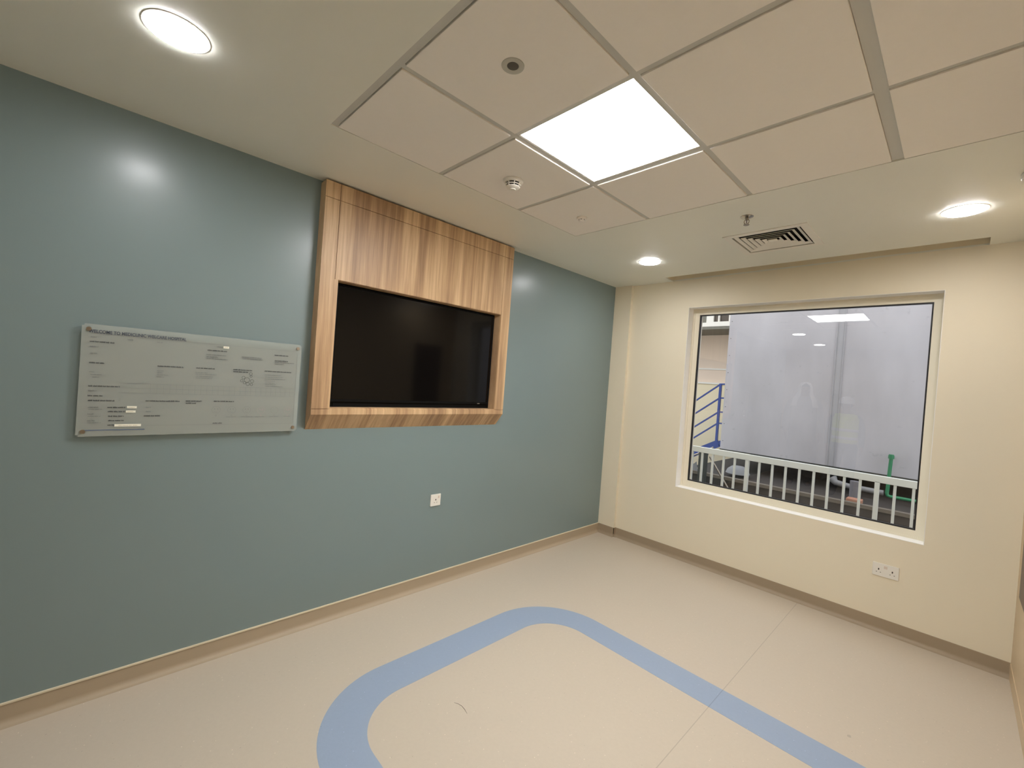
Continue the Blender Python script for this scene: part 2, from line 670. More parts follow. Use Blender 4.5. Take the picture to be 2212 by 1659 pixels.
for i, (a, b) in enumerate(cols):
    for j, (c, d) in enumerate(rows):
        if (i, j) == (1, 1):
            continue
        bm = B()
        box(bm, a, b, c, d, H + 0.0005, H + 0.018)
        bevel(bm, 0.0012, 1)
        obj('ceiling_tile', bm, M['tile'], ceiling)

# skirtings, coved into the floor
def cove_profile(h, t=0.006, r=0.028):
    pts = [(0, 0), (0, h), (t, h), (t, r)]
    for k in range(1, 7):
        a = PI + PI / 2 * k / 6
        pts.append((t + r + r * math.cos(a), r + r * math.sin(a)))
    pts.append((t + r, 0))
    return pts


bm = B()
poly_extrude(bm, cove_profile(SK - 0.004), 'y', YB, 0.0)
sk = struct('baseboard_left', bm, M['skirt'], 'taupe coved vinyl skirting', smooth=True)
bm = B()
box(bm, 0, 0.009, YB, 0.0, SK - 0.004, SK + 0.003)
obj('cap_strip', bm, M['cap'], sk, label='pale cream capping strip')
bm = B()
prof = cove_profile(SK)
poly_extrude(bm, [(YW - a, b) for a, b in prof], 'x', 0.2, XR)
poly_extrude(bm, [(0.0 - a, b) for a, b in prof], 'x', 0.0, 0.206)
poly_extrude(bm, [(0.2 + a, b) for a, b in prof], 'y', -0.006, YW)
struct('baseboard_window', bm, M['skirt_shaded'], 'taupe skirting with painted-in shade stepping round the corner pier')
bm = B()
box(bm, XR - 0.004, XR, YB, YW - 0.007, 0, SK)
struct('baseboard_right', bm, M['right'])
bm = B()
poly_extrude(bm, [(YB + a, b) for a, b in prof], 'x', 0, XR)
struct('baseboard_back', bm, M['skirt_shaded'])

# ------------------------------------------------------------------ window
win = bpy.data.objects.new('window_1', None)
C.objects.link(win)
win['kind'] = 'structure'
win['label'] = 'large square fixed window with a cream frame'
GX0, GX1, GZ0, GZ1 = 0.884, 2.514, 0.738, 2.347
FY = 0.142
bm = B()
plane_with_holes(bm, 'y', FY, 0.07, WX0, WX1, WZ0, WZ1, [(GX0, GX1, GZ0, GZ1)])
# raised outer lip, as on the profile
plane_with_holes(bm, 'y', FY - 0.006, 0.006, WX0, WX1, WZ0, WZ1, [(WX0 + 0.022, WX1 - 0.014, WZ0 + 0.018, WZ1 - 0.018)])
obj('window_frame', bm, M['frame'], win)
bm = B()
g = 0.009
plane_with_holes(bm, 'y', FY + 0.004, 0.026, GX0, GX1, GZ0, GZ1, [(GX0 + g, GX1 - g, GZ0 + g, GZ1 - g)])
obj('gasket', bm, M['gasket'], win, label='thin black rubber gasket')
bm = B()
vs = [bm.verts.new(p) for p in ((GX0, 0.170, GZ0), (GX1, 0.170, GZ0), (GX1, 0.170, GZ1), (GX0, 0.170, GZ1))]
bm.faces.new(vs)
obj('window_pane', bm, M['glass'], win)
# white lined reveal
bm = B()
e = 0.003
box(bm, WX0, WX0 + e, YW + 0.0005, FY - 0.006, WZ0, WZ1)
box(bm, WX1 - e, WX1, YW + 0.0005, FY - 0.006, WZ0, WZ1)
box(bm, WX0, WX1, YW + 0.0005, FY - 0.006, WZ1 - e, WZ1)
obj('window_reveal', bm, M['white_paint'], win)
bm = B()
box(bm, WX0, WX1, YW - 0.001, FY - 0.006, WZ0, WZ0 + 0.004)
obj('window_sill', bm, M['sill'], win, label='white sill')


# ================================================================== lights
def downlight(x, y, label):
    t = thing('downlight', label, 'ceiling light', (x, y, H), 'round recessed downlights')
    bm = B()
    lathe(bm, (x, y, H), [(0.094, 0.0), (0.0935, -0.0015), (0.089, -0.0025), (0.086, -0.002), (0.085, 0.0)])
    obj('trim_ring', bm, M['trim'], t, smooth=True)
    bm = B()
    lathe(bm, (x, y, H), [(0.085, -0.0012), (0.083, -0.006), (0.060, -0.0085), (0.03, -0.0095), (0.0, -0.010)], 48)  # dome shape added so a bloom-like halo lights the ceiling around it
    obj('diffuser', bm, M['down'], t, smooth=True)


downlight(0.777, -3.905, 'large round lit downlight above the blue wall, at the left of the ceiling')
downlight(0.776, -0.692, 'small round lit downlight near the window wall, beside the blue wall corner')
downlight(2.637, -0.727, 'round lit downlight near the right wall, right of the ceiling vent')
downlight(0.760, -5.490, 'round lit downlight behind the viewer, mirrored small in the window glass')

t = thing('ceiling_light_panel', 'bright square LED panel set in the ceiling grid', 'ceiling light', ((TX1 + TX2) / 2, (TY1 + TY2) / 2, H))
bm = B()
a0, a1, b0, b1 = TX1 + 0.0135, TX2 - 0.0135, TY1 + 0.0138, TY2 - 0.0138
plane_with_holes(bm, 'z', G + 0.001, 0.02, a0, a1, b0, b1, [(a0 + 0.006, a1 - 0.002, b0 + 0.002, b1 - 0.010)])
obj('panel_frame', bm, M['white'], t)
bm = B()
box(bm, a0 + 0.006, a1 - 0.002, b0 + 0.002, b1 - 0.010, G + 0.002, G + 0.012)
obj('diffuser', bm, M['led'], t)

# ------------------------------------------------------------------ ceiling fittings
t = thing('air_vent', 'square white four way ceiling air vent with louvres', 'vent', ((VX0 + VX1) / 2, (VY0 + VY1) / 2, H))
cxv, cyv = (VX0 + VX1) / 2, (VY0 + VY1) / 2
hx, hy = (VX1 - VX0) / 2, (VY1 - VY0) / 2
bm = B()
plane_with_holes(bm, 'z', H - 0.004, 0.004, VX0, VX1, VY0, VY1, [(VX0 + vi, VX1 - vi, VY0 + vi, VY1 - vi)])
obj('flange', bm, M['white'], t)
bm = B()
x0, x1, y0, y1 = VX0 + vi, VX1 - vi, VY0 + vi, VY1 - vi
box(bm, x0 - 0.004, x1 + 0.004, y0 - 0.004, y1 + 0.004, H + 0.075, H + 0.08)
for a in ((x0 - 0.004, x0, y0, y1), (x1, x1 + 0.004, y0, y1), (x0, x1, y0 - 0.004, y0), (x0, x1, y1, y1 + 0.004)):
    box(bm, a[0], a[1], a[2], a[3], H + 0.013, H + 0.08)
obj('duct_box', bm, M['dark'], t)


def louvre_ring(ox, oy, drop):
    """square ring blade: low outer edge, high inner edge"""
    bm = B()
    ix, iy = ox - 0.020, oy - 0.020
    th = 0.003
    def ring(hx_, hy_, z):
        return [bm.verts.new((cxv + sx * hx_, cyv + sy * hy_, z)) for sx, sy in ((-1, -1), (1, -1), (1, 1), (-1, 1))]
    R = [ring(ox, oy, H - drop), ring(ox, oy, H - drop + th), ring(ix, iy, H + 0.008 + th), ring(ix, iy, H + 0.008)]
    for k in range(4):
        A, Bb = R[k], R[(k + 1) % 4]
        for i in range(4):
            j = (i + 1) % 4
            bm.faces.new((A[i], A[j], Bb[j], Bb[i]))
    return bm


gap = 0.034
for k in range(5):
    obj('louvre', louvre_ring(hx - vi - 0.010 - k * gap, hy - vi - 0.010 - k * gap, 0.001), M['white'], t)
bm = B()
box(bm, cxv - 0.026, cxv + 0.026, cyv - 0.020, cyv + 0.020, H - 0.001, H + 0.004)
obj('center_plate', bm, M['white'], t)

# sprinkler
sx, sy = 1.723, -1.262
t = thing('sprinkler_head', 'small chrome fire sprinkler hanging from the ceiling beside the air vent', 'sprinkler', (sx, sy, H))
bm = B()
lathe(bm, (sx, sy, H), [(0.036, 0.0), (0.035, -0.003), (0.024, -0.007), (0.014, -0.012), (0.0, -0.012)])
obj('escutcheon', bm, M['chrome'], t, smooth=True)
bm = B()
cyl(bm, (sx, sy, H - 0.022), 0.009, 0.012)
for s in (-1, 1):
    tube(bm, [(sx + s * 0.008, sy, H - 0.018), (sx + s * 0.014, sy, H - 0.028), (sx + s * 0.013, sy, H - 0.038), (sx + s * 0.004, sy, H - 0.048)], 0.0028, 8)
obj('yoke', bm, M['steel'], t, smooth=True)
bm = B()
cyl(bm, (sx, sy, H - 0.041), 0.0028, 0.022, seg=12)
obj('glass_bulb', bm, M['ink_pink'], t, smooth=True)
bm = B()
cyl(bm, (sx, sy, H - 0.052), 0.016, 0.003, seg=24)
obj('deflector', bm, M['steel'], t, smooth=True)

# smoke detector
dx, dy = 0.915, -2.452
t = thing('smoke_detector', 'white domed smoke detector with black slots on a ceiling tile', 'smoke detector', (dx, dy, H))
bm = B()
lathe(bm, (dx, dy, H), [(0.056, 0.0005), (0.056, -0.006), (0.052, -0.011), (0.046, -0.013), (0.045, -0.016), (0.0, -0.016)])
obj('base', bm, M['white'], t, smooth=True)
bm = B()
lathe(bm, (dx, dy, H), [(0.036, -0.016), (0.036, -0.036), (0.0, -0.036)])
obj('sensor_chamber', bm, M['black'], t, smooth=True)
bm = B()
lathe(bm, (dx, dy, H), [(0.041, -0.0235), (0.0425, -0.024), (0.0415, -0.0275), (0.036, -0.0275), (0.036, -0.0235), (0.041, -0.0235)])
for k in range(8):
    a = 2 * PI * k / 8 + 0.2
    bar(bm, (dx + 0.043 * math.cos(a), dy + 0.043 * math.sin(a), H - 0.014), (dx + 0.037 * math.cos(a), dy + 0.037 * math.sin(a), H - 0.037), 0.004)
obj('cage', bm, M['white'], t, smooth=True)
bm = B()
lathe(bm, (dx, dy, H), [(0.0, -0.034), (0.038, -0.034), (0.037, -0.038), (0.030, -0.043), (0.016, -0.046), (0.014, -0.050), (0.0, -0.051)])
obj('cap', bm, M['white'], t, smooth=True)

# small white detector
dx, dy = 0.900, -1.812
t = thing('heat_detector', 'small plain white round detector on the ceiling tile nearest the corner', 'detector', (dx, dy, H))
bm = B()
lathe(bm, (dx, dy, H), [(0.034, 0.0005), (0.034, -0.006), (0.030, -0.010), (0.0, -0.010)])
obj('base', bm, M['tile'], t, smooth=True)
bm = B()
lathe(bm, (dx, dy, H), [(0.020, -0.010), (0.020, -0.020), (0.015, -0.026), (0.0, -0.028)])
obj('cap', bm, M['tile'], t, smooth=True)
bm = B()
for k in range(6):
    a = 2 * PI * k / 6
    c_, s_ = math.cos(a), math.sin(a)
    bar(bm, (dx + 0.0198 * c_ - 0.005 * s_, dy + 0.0198 * s_ + 0.005 * c_, H - 0.015), (dx + 0.0198 * c_ + 0.005 * s_, dy + 0.0198 * s_ - 0.005 * c_, H - 0.015), 0.0012, 0.003)
obj('slots', bm, M['hole'], t)

# recessed sensor
dx, dy = 1.538, -3.058
t = thing('ceiling_speaker', 'small round ceiling speaker with a dark grey centre in a tile', 'speaker', (dx, dy, H))
bm = B()
lathe(bm, (dx, dy, H), [(0.040, 0.0004), (0.0395, -0.002), (0.033, -0.0035), (0.021, -0.0015), (0.0195, 0.0003)])
obj('bezel', bm, mat('grey white plastic', srgb(196, 194, 184), 0.4), t, smooth=True)
bm = B()
lathe(bm, (dx, dy, H), [(0.0205, -0.0012), (0.019, -0.0022), (0.0, -0.0028)])
obj('speaker_mesh', bm, M['grey_in'], t, smooth=True)

# dark dome at the right edge of the picture
dx, dy = 2.866, -1.095
t = thing('dome_camera', 'dark dome camera under the ceiling at the right edge of the picture', 'camera', (dx, dy, H))
bm = B()
lathe(bm, (dx, dy, H), [(0.055, 0.0), (0.055, -0.02), (0.052, -0.024), (0.0, -0.024)])
obj('base', bm, M['white'], t, smooth=True)
bm = B()
lathe(bm, (dx, dy, H), [(0.042, -0.023), (0.043, -0.035), (0.038, -0.052), (0.024, -0.066), (0.0, -0.072)])
obj('dome', bm, mat('smoked plum plastic', srgb(60, 44, 46), 0.2), t, smooth=True)

# ================================================================== timber screen surround
PY0, PY1 = -3.142, -1.626
PZ0, PZ1 = 1.301, 2.6645
OY0, OY1, OZ0, OZ1 = -3.037, -1.719, 1.338, 2.105
FX = 0.080
t = thing('tv_wall_panel', 'light oak boxed panel on the blue wall framing the television', 'wall panel', (0, (PY0 + PY1) / 2, PZ0))
bm = B()
bx = FX - 0.006
for a, b in ((PY0, OY0), (OY1, PY1)):
    box(bm, 0.0, bx, a, b, PZ0 + 0.001, PZ1 - 0.001)
box(bm, 0.0, bx, OY0, OY1, OZ1, PZ1 - 0.001)
box(bm, 0.0, bx, OY0, OY1, PZ0 + 0.001, OZ0)
poly_extrude(bm, [(0.0, 1.205), (FX, PZ0), (FX, PZ0 + 0.001), (0.0, PZ0 + 0.001)], 'y', PY0, PY1)
obj('carcass', bm, M['wood'], t)
# opening lining
bm = B()
box(bm, 0.0003, 0.002, OY0, OY1, OZ0, OZ1)
obj('back_board', bm, M['black'], t, label='black board behind the television')
bm = B()
ll = 0.003
box(bm, 0.002, FX - 0.0065, OY0, OY0 + ll, OZ0, OZ1)
box(bm, 0.002, FX - 0.0065, OY1 - ll, OY1, OZ0, OZ1)
box(bm, 0.002, FX - 0.0065, OY0, OY1, OZ1 - ll, OZ1)
box(bm, 0.002, FX - 0.0065, OY0, OY1, OZ0, OZ0 + ll)
obj('opening_lining', bm, M['wood'], t)
ZT = 2.568
ZL = 1.3355
YA, YC = -3.056, -1.712
s_ = 0.0016


def facing(name, y0, y1, z0, z1, holes=None):
    bm = B()
    if holes:
        plane_with_holes(bm, 'x', FX - 0.006, 0.006, y0, y1, z0, z1, holes)
    else:
        box(bm, FX - 0.006, FX, y0, y1, z0, z1)
    obj(name, bm, M['wood'], t)


facing('bottom_rail', PY0, PY1, PZ0 + 0.0005, ZL - s_)
facing('stile', PY0, OY0 if False else YA + 0.019, ZL + s_, OZ1 + 0.0)
facing('stile', OY1, PY1, ZL + s_, ZT - s_)
# left stile continues beside the header
facing('stile_upper', PY0, YA - s_, OZ1 + 0.0, ZT - s_)
facing('header', YA + s_, OY1 - s_ * 2, OZ1, ZT - s_)
facing('top_rail', PY0, YA - s_, ZT + s_, PZ1)
facing('top_rail', YA + s_, OY1 - s_ * 2, ZT + s_, PZ1)
facing('top_rail', OY1, PY1, ZT + s_, PZ1)

# ------------------------------------------------------------------ television
t = thing('television', 'black flat television switched off, set in the light oak panel', 'television', (0.0, -2.385, OZ0 + 0.003))
TVY0, TVY1, TVZ0, TVZ1 = -3.020, -1.741, 1.373, 2.094
bm = B()
box(bm, 0.0065, 0.020, TVY0, TVY1, TVZ0, TVZ1)
bevel(bm, 0.003, 2)
obj('bezel', bm, M['black'], t)
bm = B()
box(bm, 0.0195, 0.0212, TVY0 + 0.013, TVY1 - 0.010, TVZ0 + 0.017, TVZ1 - 0.013)
obj('screen', bm, M['screen'], t)
bm = B()
box(bm, 0.0025, 0.0065, TVY0 + 0.03, TVY1 - 0.03, 1.342, TVZ1 - 0.03)
obj('rear_housing', bm, M['black'], t)
bm = B()
cyl(bm, (0.0205, -1.842, TVZ0 + 0.006), 0.0035, 0.0012, 'x', 16)
for v in bm.verts:
    v.co.y = -1.842 + (v.co.y + 1.842) * 4.0
obj('logo_glint', bm, M['steel'], t)  # pale logo mark standing in for a small white reflection on the bezel

# ================================================================== acrylic patient board
BY0, BY1, BZ0, BZ1 = -4.101, -3.199, 1.202, 1.698
t = thing('notice_board', 'frosted acrylic notice board with printed text on the blue wall, left of the television', 'notice board', (0, (BY0 + BY1) / 2, BZ0))
bm = B()
box(bm, 0.024, 0.030, BY0, BY1, BZ0, BZ1)
bmesh.ops.bevel(bm, geom=[e_ for e_ in bm.edges if abs(e_.verts[0].co.x - e_.verts[1].co.x) > 0.004], offset=0.008, segments=4, affect='EDGES')
board = obj('acrylic_sheet', bm, M['acrylic'], t)
bm = B()
box(bm, 0.0225, 0.0238, BY0 + 0.012, BY1 - 0.016, BZ0 + 0.012, BZ0 + 0.462)
obj('printed_film', bm, M['film'], t, label='grey printed film')
for yy, zz in ((BY0 + 0.022, BZ0 + 0.022), (BY1 - 0.020, BZ0 + 0.022), (BY0 + 0.022, BZ1 - 0.022), (BY1 - 0.020, BZ1 - 0.022)):
    bm = B()
    cyl(bm, (0.0, yy, zz), 0.008, 0.024, 'x', 20)
    cyl(bm, (0.0302, yy, zz), 0.009, 0.004, 'x', 20)
    obj('standoff', bm, M['steel'], t, smooth=True)

Y0, Z0 = -3.64, 1.45
FXP = 0.0302


def dash_line(bm, a, b, h, solid=False):
    """a line of small print: word shaped dashes from a to b (board coordinates)"""
    if solid:
        words = [(0, 1)]
    else:
        L_ = b[0] - a[0]
        words = []
        p = 0.0
        while p < L_:
            w = random.uniform(0.010, 0.024)
            words.append((p / L_, min(1, (p + w) / L_)))
            p += w + 0.0022
    for u, v in words:
        y0_ = a[0] + (b[0] - a[0]) * u
        y1_ = a[0] + (b[0] - a[0]) * v
        if y1_ - y0_ < 0.002:
            continue
        z_ = (a[1] + b[1]) / 2
        if solid:
            box(bm, FXP, FXP + 0.0003, Y0 + y0_, Y0 + y1_, Z0 + z_ - h / 2, Z0 + z_ + h / 2)
        else:
            # letters: short strokes of varying height
            x_ = y0_
            while x_ < y1_:
                lw = random.uniform(0.0012, 0.0021)
                hh = h * random.uniform(0.65, 1.0)
                box(bm, FXP, FXP + 0.0003, Y0 + x_, Y0 + min(x_ + lw, y1_), Z0 + z_ - h / 2, Z0 + z_ - h / 2 + hh)
                x_ += lw + 0.0005


bold = [((-0.434, 0.171), (-0.354, 0.174)), ((-0.432, 0.078), (-0.383, 0.080)), ((-0.430, -0.024), (-0.327, -0.023)), ((-0.430, -0.067), (-0.382, -0.066)), ((-0.428, -0.088), (-0.342, -0.088)), ((-0.234, -0.086), (-0.105, -0.086)), ((-0.082, -0.084), (-0.016, -0.084)), ((-0.082, -0.095), (-0.040, -0.095)), ((-0.199, 0.080), (-0.100, 0.082)), ((-0.007, 0.176), (0.077, 0.176)), ((-0.049, 0.082), (0.029, 0.083)), ((0.110, 0.085), (0.197, 0.085)), ((0.111, 0.075), (0.179, 0.074)), ((0.257, 0.087), (0.393, 0.087)), ((0.034, -0.083), (0.123, -0.083)), ((0.035, -0.196), (0.075, -0.196)), ((0.302, 0.178), (0.372, 0.179)), ((0.304, 0.148), (0.372, 0.148)), ((-0.237, -0.157), (-0.177, -0.157)),
        ((-0.364, -0.118), (-0.304, -0.118)), ((-0.362, -0.137), (-0.305, -0.137)), ((-0.360, -0.158), (-0.307, -0.158)), ((-0.359, -0.178), (-0.306, -0.178)), ((-0.360, -0.198), (-0.338, -0.198))]
plain = [((-0.432, 0.192), (-0.413, 0.192)), ((-0.433, 0.150), (-0.405, 0.150)), ((-0.431, 0.120), (-0.408, 0.120)), ((-0.429, -0.045), (-0.403, -0.045)), ((-0.427, -0.118), (-0.393, -0.118)), ((-0.427, -0.148), (-0.405, -0.148)), ((-0.427, -0.178), (-0.403, -0.178)), ((-0.232, -0.117), (-0.214, -0.117)), ((-0.231, -0.137), (-0.213, -0.137)), ((-0.311, 0.193), (-0.291, 0.193)), ((-0.205, 0.193), (-0.186, 0.193)), ((0.032, 0.197), (0.059, 0.197)), ((0.145, 0.155), (0.239, 0.155)), ((0.147, 0.146), (0.246, 0.146)), ((-0.011, 0.153), (0.075, 0.154)), ((-0.009, 0.142), (0.039, 0.143)), ((-0.008, 0.133), (0.083, 0.134)), ((0.306, 0.139), (0.404, 0.139)), ((0.307, 0.129), (0.351, 0.129))]
faint = [((-0.430, 0.038), (-0.413, 0.038)), ((-0.425, 0.027), (-0.390, 0.027)), ((-0.419, 0.016), (-0.394, 0.016)), ((-0.426, -0.127), (-0.381, -0.127)), ((-0.426, -0.158), (-0.385, -0.158)), ((-0.426, -0.187), (-0.382, -0.187)), ((-0.200, 0.058), (-0.174, 0.058)), ((-0.199, 0.049), (-0.176, 0.049)), ((-0.199, 0.039), (-0.153, 0.039)), ((-0.200, 0.029), (-0.172, 0.029)), ((-0.051, 0.060), (-0.001, 0.060)), ((-0.051, 0.052), (0.038, 0.052)), ((-0.048, 0.041), (0.023, 0.041)), ((-0.048, 0.032), (0.019, 0.032)), ((0.260, 0.066), (0.343, 0.066)), ((0.261, 0.055), (0.352, 0.055)), ((0.261, 0.044), (0.364, 0.044)), ((0.262, 0.033), (0.311, 0.033)), ((0.263, 0.022), (0.311, 0.022)), ((0.263, 0.014), (0.318, 0.014)), ((0.264, 0.004), (0.353, 0.004)), ((0.091, -0.164), (0.138, -0.164)), ((0.160, -0.164), (0.213, -0.164)), ((0.226, -0.164), (0.276, -0.164)), ((0.296, -0.164), (0.340, -0.164)), ((0.369, -0.163), (0.404, -0.163))]
for a, b in bold:
    bm = B()
    dash_line(bm, a, b, 0.0066)
    obj('section_heading', bm, M['ink'], t)
for lines_, h_ in ((plain, 0.0054), (faint, 0.0036)):
    for a, b in lines_:
        bm = B()
        dash_line(bm, a, b, h_)
        obj('text_line', bm, M['ink_light'], t)
bm = B()
for za, zb in ((-0.009, -0.004), (-0.032, -0.025), (-0.055, -0.047)):
    z_ = (za + zb) / 2
    box(bm, FXP, FXP + 0.0002, Y0 - 0.33, Y0 + 0.415, Z0 + z_ - 0.0005, Z0 + z_ + 0.0005)
for k in range(26):
    y_ = Y0 - 0.22 + k * 0.0245
    box(bm, FXP, FXP + 0.0002, y_ - 0.0003, y_ + 0.0003, Z0 - 0.051, Z0 - 0.0065)
box(bm, FXP, FXP + 0.0002, Y0 - 0.23, Y0 + 0.415, Z0 - 0.2035, Z0 - 0.2025)
box(bm, FXP, FXP + 0.0002, Y0 + 0.4195, Y0 + 0.4205, Z0 - 0.203, Z0 + 0.196)
box(bm, FXP, FXP + 0.0002, Y0 - 0.43, Y0 + 0.405, Z0 + 0.2075, Z0 + 0.2085)
obj('table_lines', bm, M['ink_light'], t)


def ring_mark(bm, y, z, r, w, seg=28):
    A = []
    for rr in (r, r - w):
        A.append([bm.verts.new((FXP + 0.0003, Y0 + y + rr * math.cos(2 * PI * i / seg), Z0 + z + rr * math.sin(2 * PI * i / seg))) for i in range(seg)])
    for i in range(seg):
        j = (i + 1) % seg
        bm.faces.new((A[0][i], A[0][j], A[1][j], A[1][i]))


# row of six pain scale faces
for k, (y_, m_) in enumerate(((0.046, 'ink_light'), (0.115, 'ink_light'), (0.184, 'ink_light'), (0.253, 'ink_pink'), (0.319, 'film'), (0.388, 'ink_pink'))):
    bm = B()
    ring_mark(bm, y_, -0.128, 0.019, 0.0009)
    if k != 4:
        for s in (-1, 1):
            ring_mark(bm, y_ + s * 0.0065, -0.123, 0.0024, 0.0020, 10)
        for i in range(5):
            a = PI * (0.2 + 0.12 * i) + (PI if k < 3 else 0)
            yy = y_ + 0.008 * math.cos(a)
            zz = -0.134 + 0.006 * math.sin(a)
            ring_mark(bm, yy, zz, 0.0012, 0.0011, 8)
    ring_mark(bm, y_, -0.157, 0.004, 0.0012, 14)
    obj('face_mark', bm, M[m_], t)
# cluster of bubbles diagram with leader lines
bm = B()
for y_, z_, r_ in ((0.176, 0.033, 0.013), (0.159, 0.045, 0.008), (0.192, 0.067, 0.008), (0.200, 0.028, 0.009), (0.181, 0.012, 0.009), (0.198, 0.010, 0.007), (0.152, 0.028, 0.007), (0.194, 0.054, 0.006), (0.165, 0.018, 0.007)):
    ring_mark(bm, y_, z_, r_, 0.0016)
obj('bubble_diagram', bm, M['ink'], t)
for a, b in (((0.208, 0.052), (0.254, 0.047)), ((0.210, 0.014), (0.255, 0.017)), ((0.200, 0.057), (0.226, 0.061))):
    bm = B()
    bar(bm, (FXP + 0.0003, Y0 + a[0], Z0 + a[1]), (FXP + 0.0003, Y0 + b[0], Z0 + b[1]), 0.0006, 0.0012, up=(1, 0, 0))
    obj('leader_line', bm, M['ink_light'], t)
bm = B()
box(bm, FXP, FXP + 0.0003, Y0 - 0.434, Y0 - 0.231, Z0 - 0.2225, Z0 - 0.2185)
obj('footer_line', bm, M['ink_blue'], t, label='thin blue line')


def text_mesh(name, s, size, width, m, parent, x, y, z, bold=0.0):
    cu = bpy.data.curves.new(name, 'FONT')
    cu.body = s
    cu.size = size
    cu.extrude = 0.0001
    cu.offset = bold
    cu.align_x = 'LEFT'
    cu.align_y = 'CENTER'
    tmp = bpy.data.objects.new(name + '_tmp', cu)
    C.objects.link(tmp)
    dg = bpy.context.evaluated_depsgraph_get()
    dg.update()
    me = bpy.data.meshes.new_from_object(tmp.evaluated_get(dg))
    bpy.data.objects.remove(tmp)
    xs = [v.co.x for v in me.vertices]
    k = width / (max(xs) - min(xs))
    x0_ = min(xs)
    for v in me.vertices:
        a, b, c = v.co
        v.co = (x + c, y + (a - x0_) * k, z + b)
    me.materials.clear()
    me.materials.append(m)
    o = bpy.data.objects.new(name, me)
    C.objects.link(o)
    o.parent = parent
    o.location = -parent.location
    return o


text_mesh('heading_text', 'WELCOME TO MEDICLINIC WELCARE HOSPITAL', 0.0195, 0.345, M['ink_head'], t, FXP + 0.0003, Y0 - 0.440, Z0 + 0.2165, bold=0.0006)

# white labels stuck on the board
for (y0_, y1_, z0_, z1_), lb in (((0.060, 0.085, 0.191, 0.202), 'small white label at the top of the notice board'),
                                 ((-0.298, -0.264, -0.122, -0.112), 'upper of the two short white labels at the lower left of the notice board'),
                                 ((-0.301, -0.267, -0.142, -0.132), 'lower of the two short white labels at the lower left of the notice board'),
                                 ((-0.337, -0.245, -0.206, -0.195), 'long white label strip near the bottom edge of the notice board')):
    bm = B()
    box(bm, FXP + 0.0001, FXP + 0.0009, Y0 + y0_, Y0 + y1_, Z0 + z0_, Z0 + z1_)
    o = obj('sticky_label', bm, M['label'])
    tag(o, lb, 'label', 'white labels on the notice board')
    bm = B()
    w_ = y1_ - y0_
    sv = FXP
    FXP = FXP + 0.0010
    dash_line(bm, (y0_ + w_ * 0.15, (z0_ + z1_) / 2), (y0_ + w_ * 0.85, (z0_ + z1_) / 2), 0.0028)
    FXP = sv
    obj('label_text', bm, mat('faint brown print', srgb(190, 180, 160), 0.6), o)


# ================================================================== sockets
def socket(name, label, n_gang, origin, axis):
    """axis 'x' faces +x on the blue wall, 'y' faces -y on the window wall"""
    ox, oy, oz = origin
    w, h = (0.088, 0.087) if n_gang == 1 else (0.142, 0.090)

    def P(bm, u0, u1, v0, v1, d0, d1):
        if axis == 'x':
            box(bm, ox + d0, ox + d1, oy + u0, oy + u1, oz + v0, oz + v1)
        else:
            box(bm, ox + u0, ox + u1, oy - d1, oy - d0, oz + v0, oz + v1)
    t = thing(name, label, 'socket', origin)
    bm = B()
    P(bm, -w / 2, w / 2, -h / 2, h / 2, 0, 0.009)
    bevel(bm, 0.002, 2)
    obj('face_plate', bm, M['white'], t)
    cs = (0.0,) if n_gang == 1 else (-0.037, 0.037)
    for c_ in cs:
        bm = B()
        P(bm, c_ - 0.0035, c_ + 0.0035, -0.003, 0.009, 0.0088, 0.0094)
        for s in (-1, 1):
            P(bm, c_ + s * 0.011 - 0.003, c_ + s * 0.011 + 0.003, -0.019, -0.0155, 0.0088, 0.0094)
        obj('pin_holes', bm, M['hole'], t)
        bm = B()
        if n_gang == 1:
            P(bm, 0.020, 0.030, 0.013, 0.031, 0.0085, 0.012)
        else:
            s = -1 if c_ > 0 else 1
            P(bm, s * -0.005 - 0.004, s * -0.005 + 0.004, 0.014, 0.032, 0.0085, 0.012)
        bevel(bm, 0.0008, 1)
        obj('rocker_switch', bm, mat('pinkish white plastic', srgb(222, 206, 192), 0.4), t)


socket('single_socket', 'small white square single socket on the blue wall', 1, (0.0, -2.176, 0.649), 'x')
socket('double_socket', 'white double socket low on the cream wall under the window', 2, (2.384, YW, 0.433), 'y')

# thin thread on the floor
bm = B()
tube(bm, [(1.062, -2.722, 0.0014), (1.080, -2.712, 0.0016), (1.103, -2.707, 0.002), (1.128, -2.709, 0.0018), (1.156, -2.716, 0.0014)], [0.0004, 0.0006, 0.0009, 0.0010, 0.0005], 6)
tag(obj('thread', bm, M['thread']), 'short dark curved thread lying on the floor inside the blue band', 'thread')

# wall cabinet on the right wall
CY1 = -0.20
t = thing('wall_cabinet', 'dark brown flat cabinet on the right wall close to the window wall', 'cabinet', (XR, -0.43, 0.56))
bm = B()
box(bm, XR - 0.006, XR, -0.66, CY1, 0.56, 2.02)
obj('cabinet_body', bm, M['brown'], t)
for z0_, z1_ in ((0.562, 1.05), (1.056, 2.018)):
    bm = B()
    box(bm, XR - 0.009, XR - 0.006, -0.658, CY1 - 0.002, z0_, z1_)
    obj('door', bm, M['brown'], t)

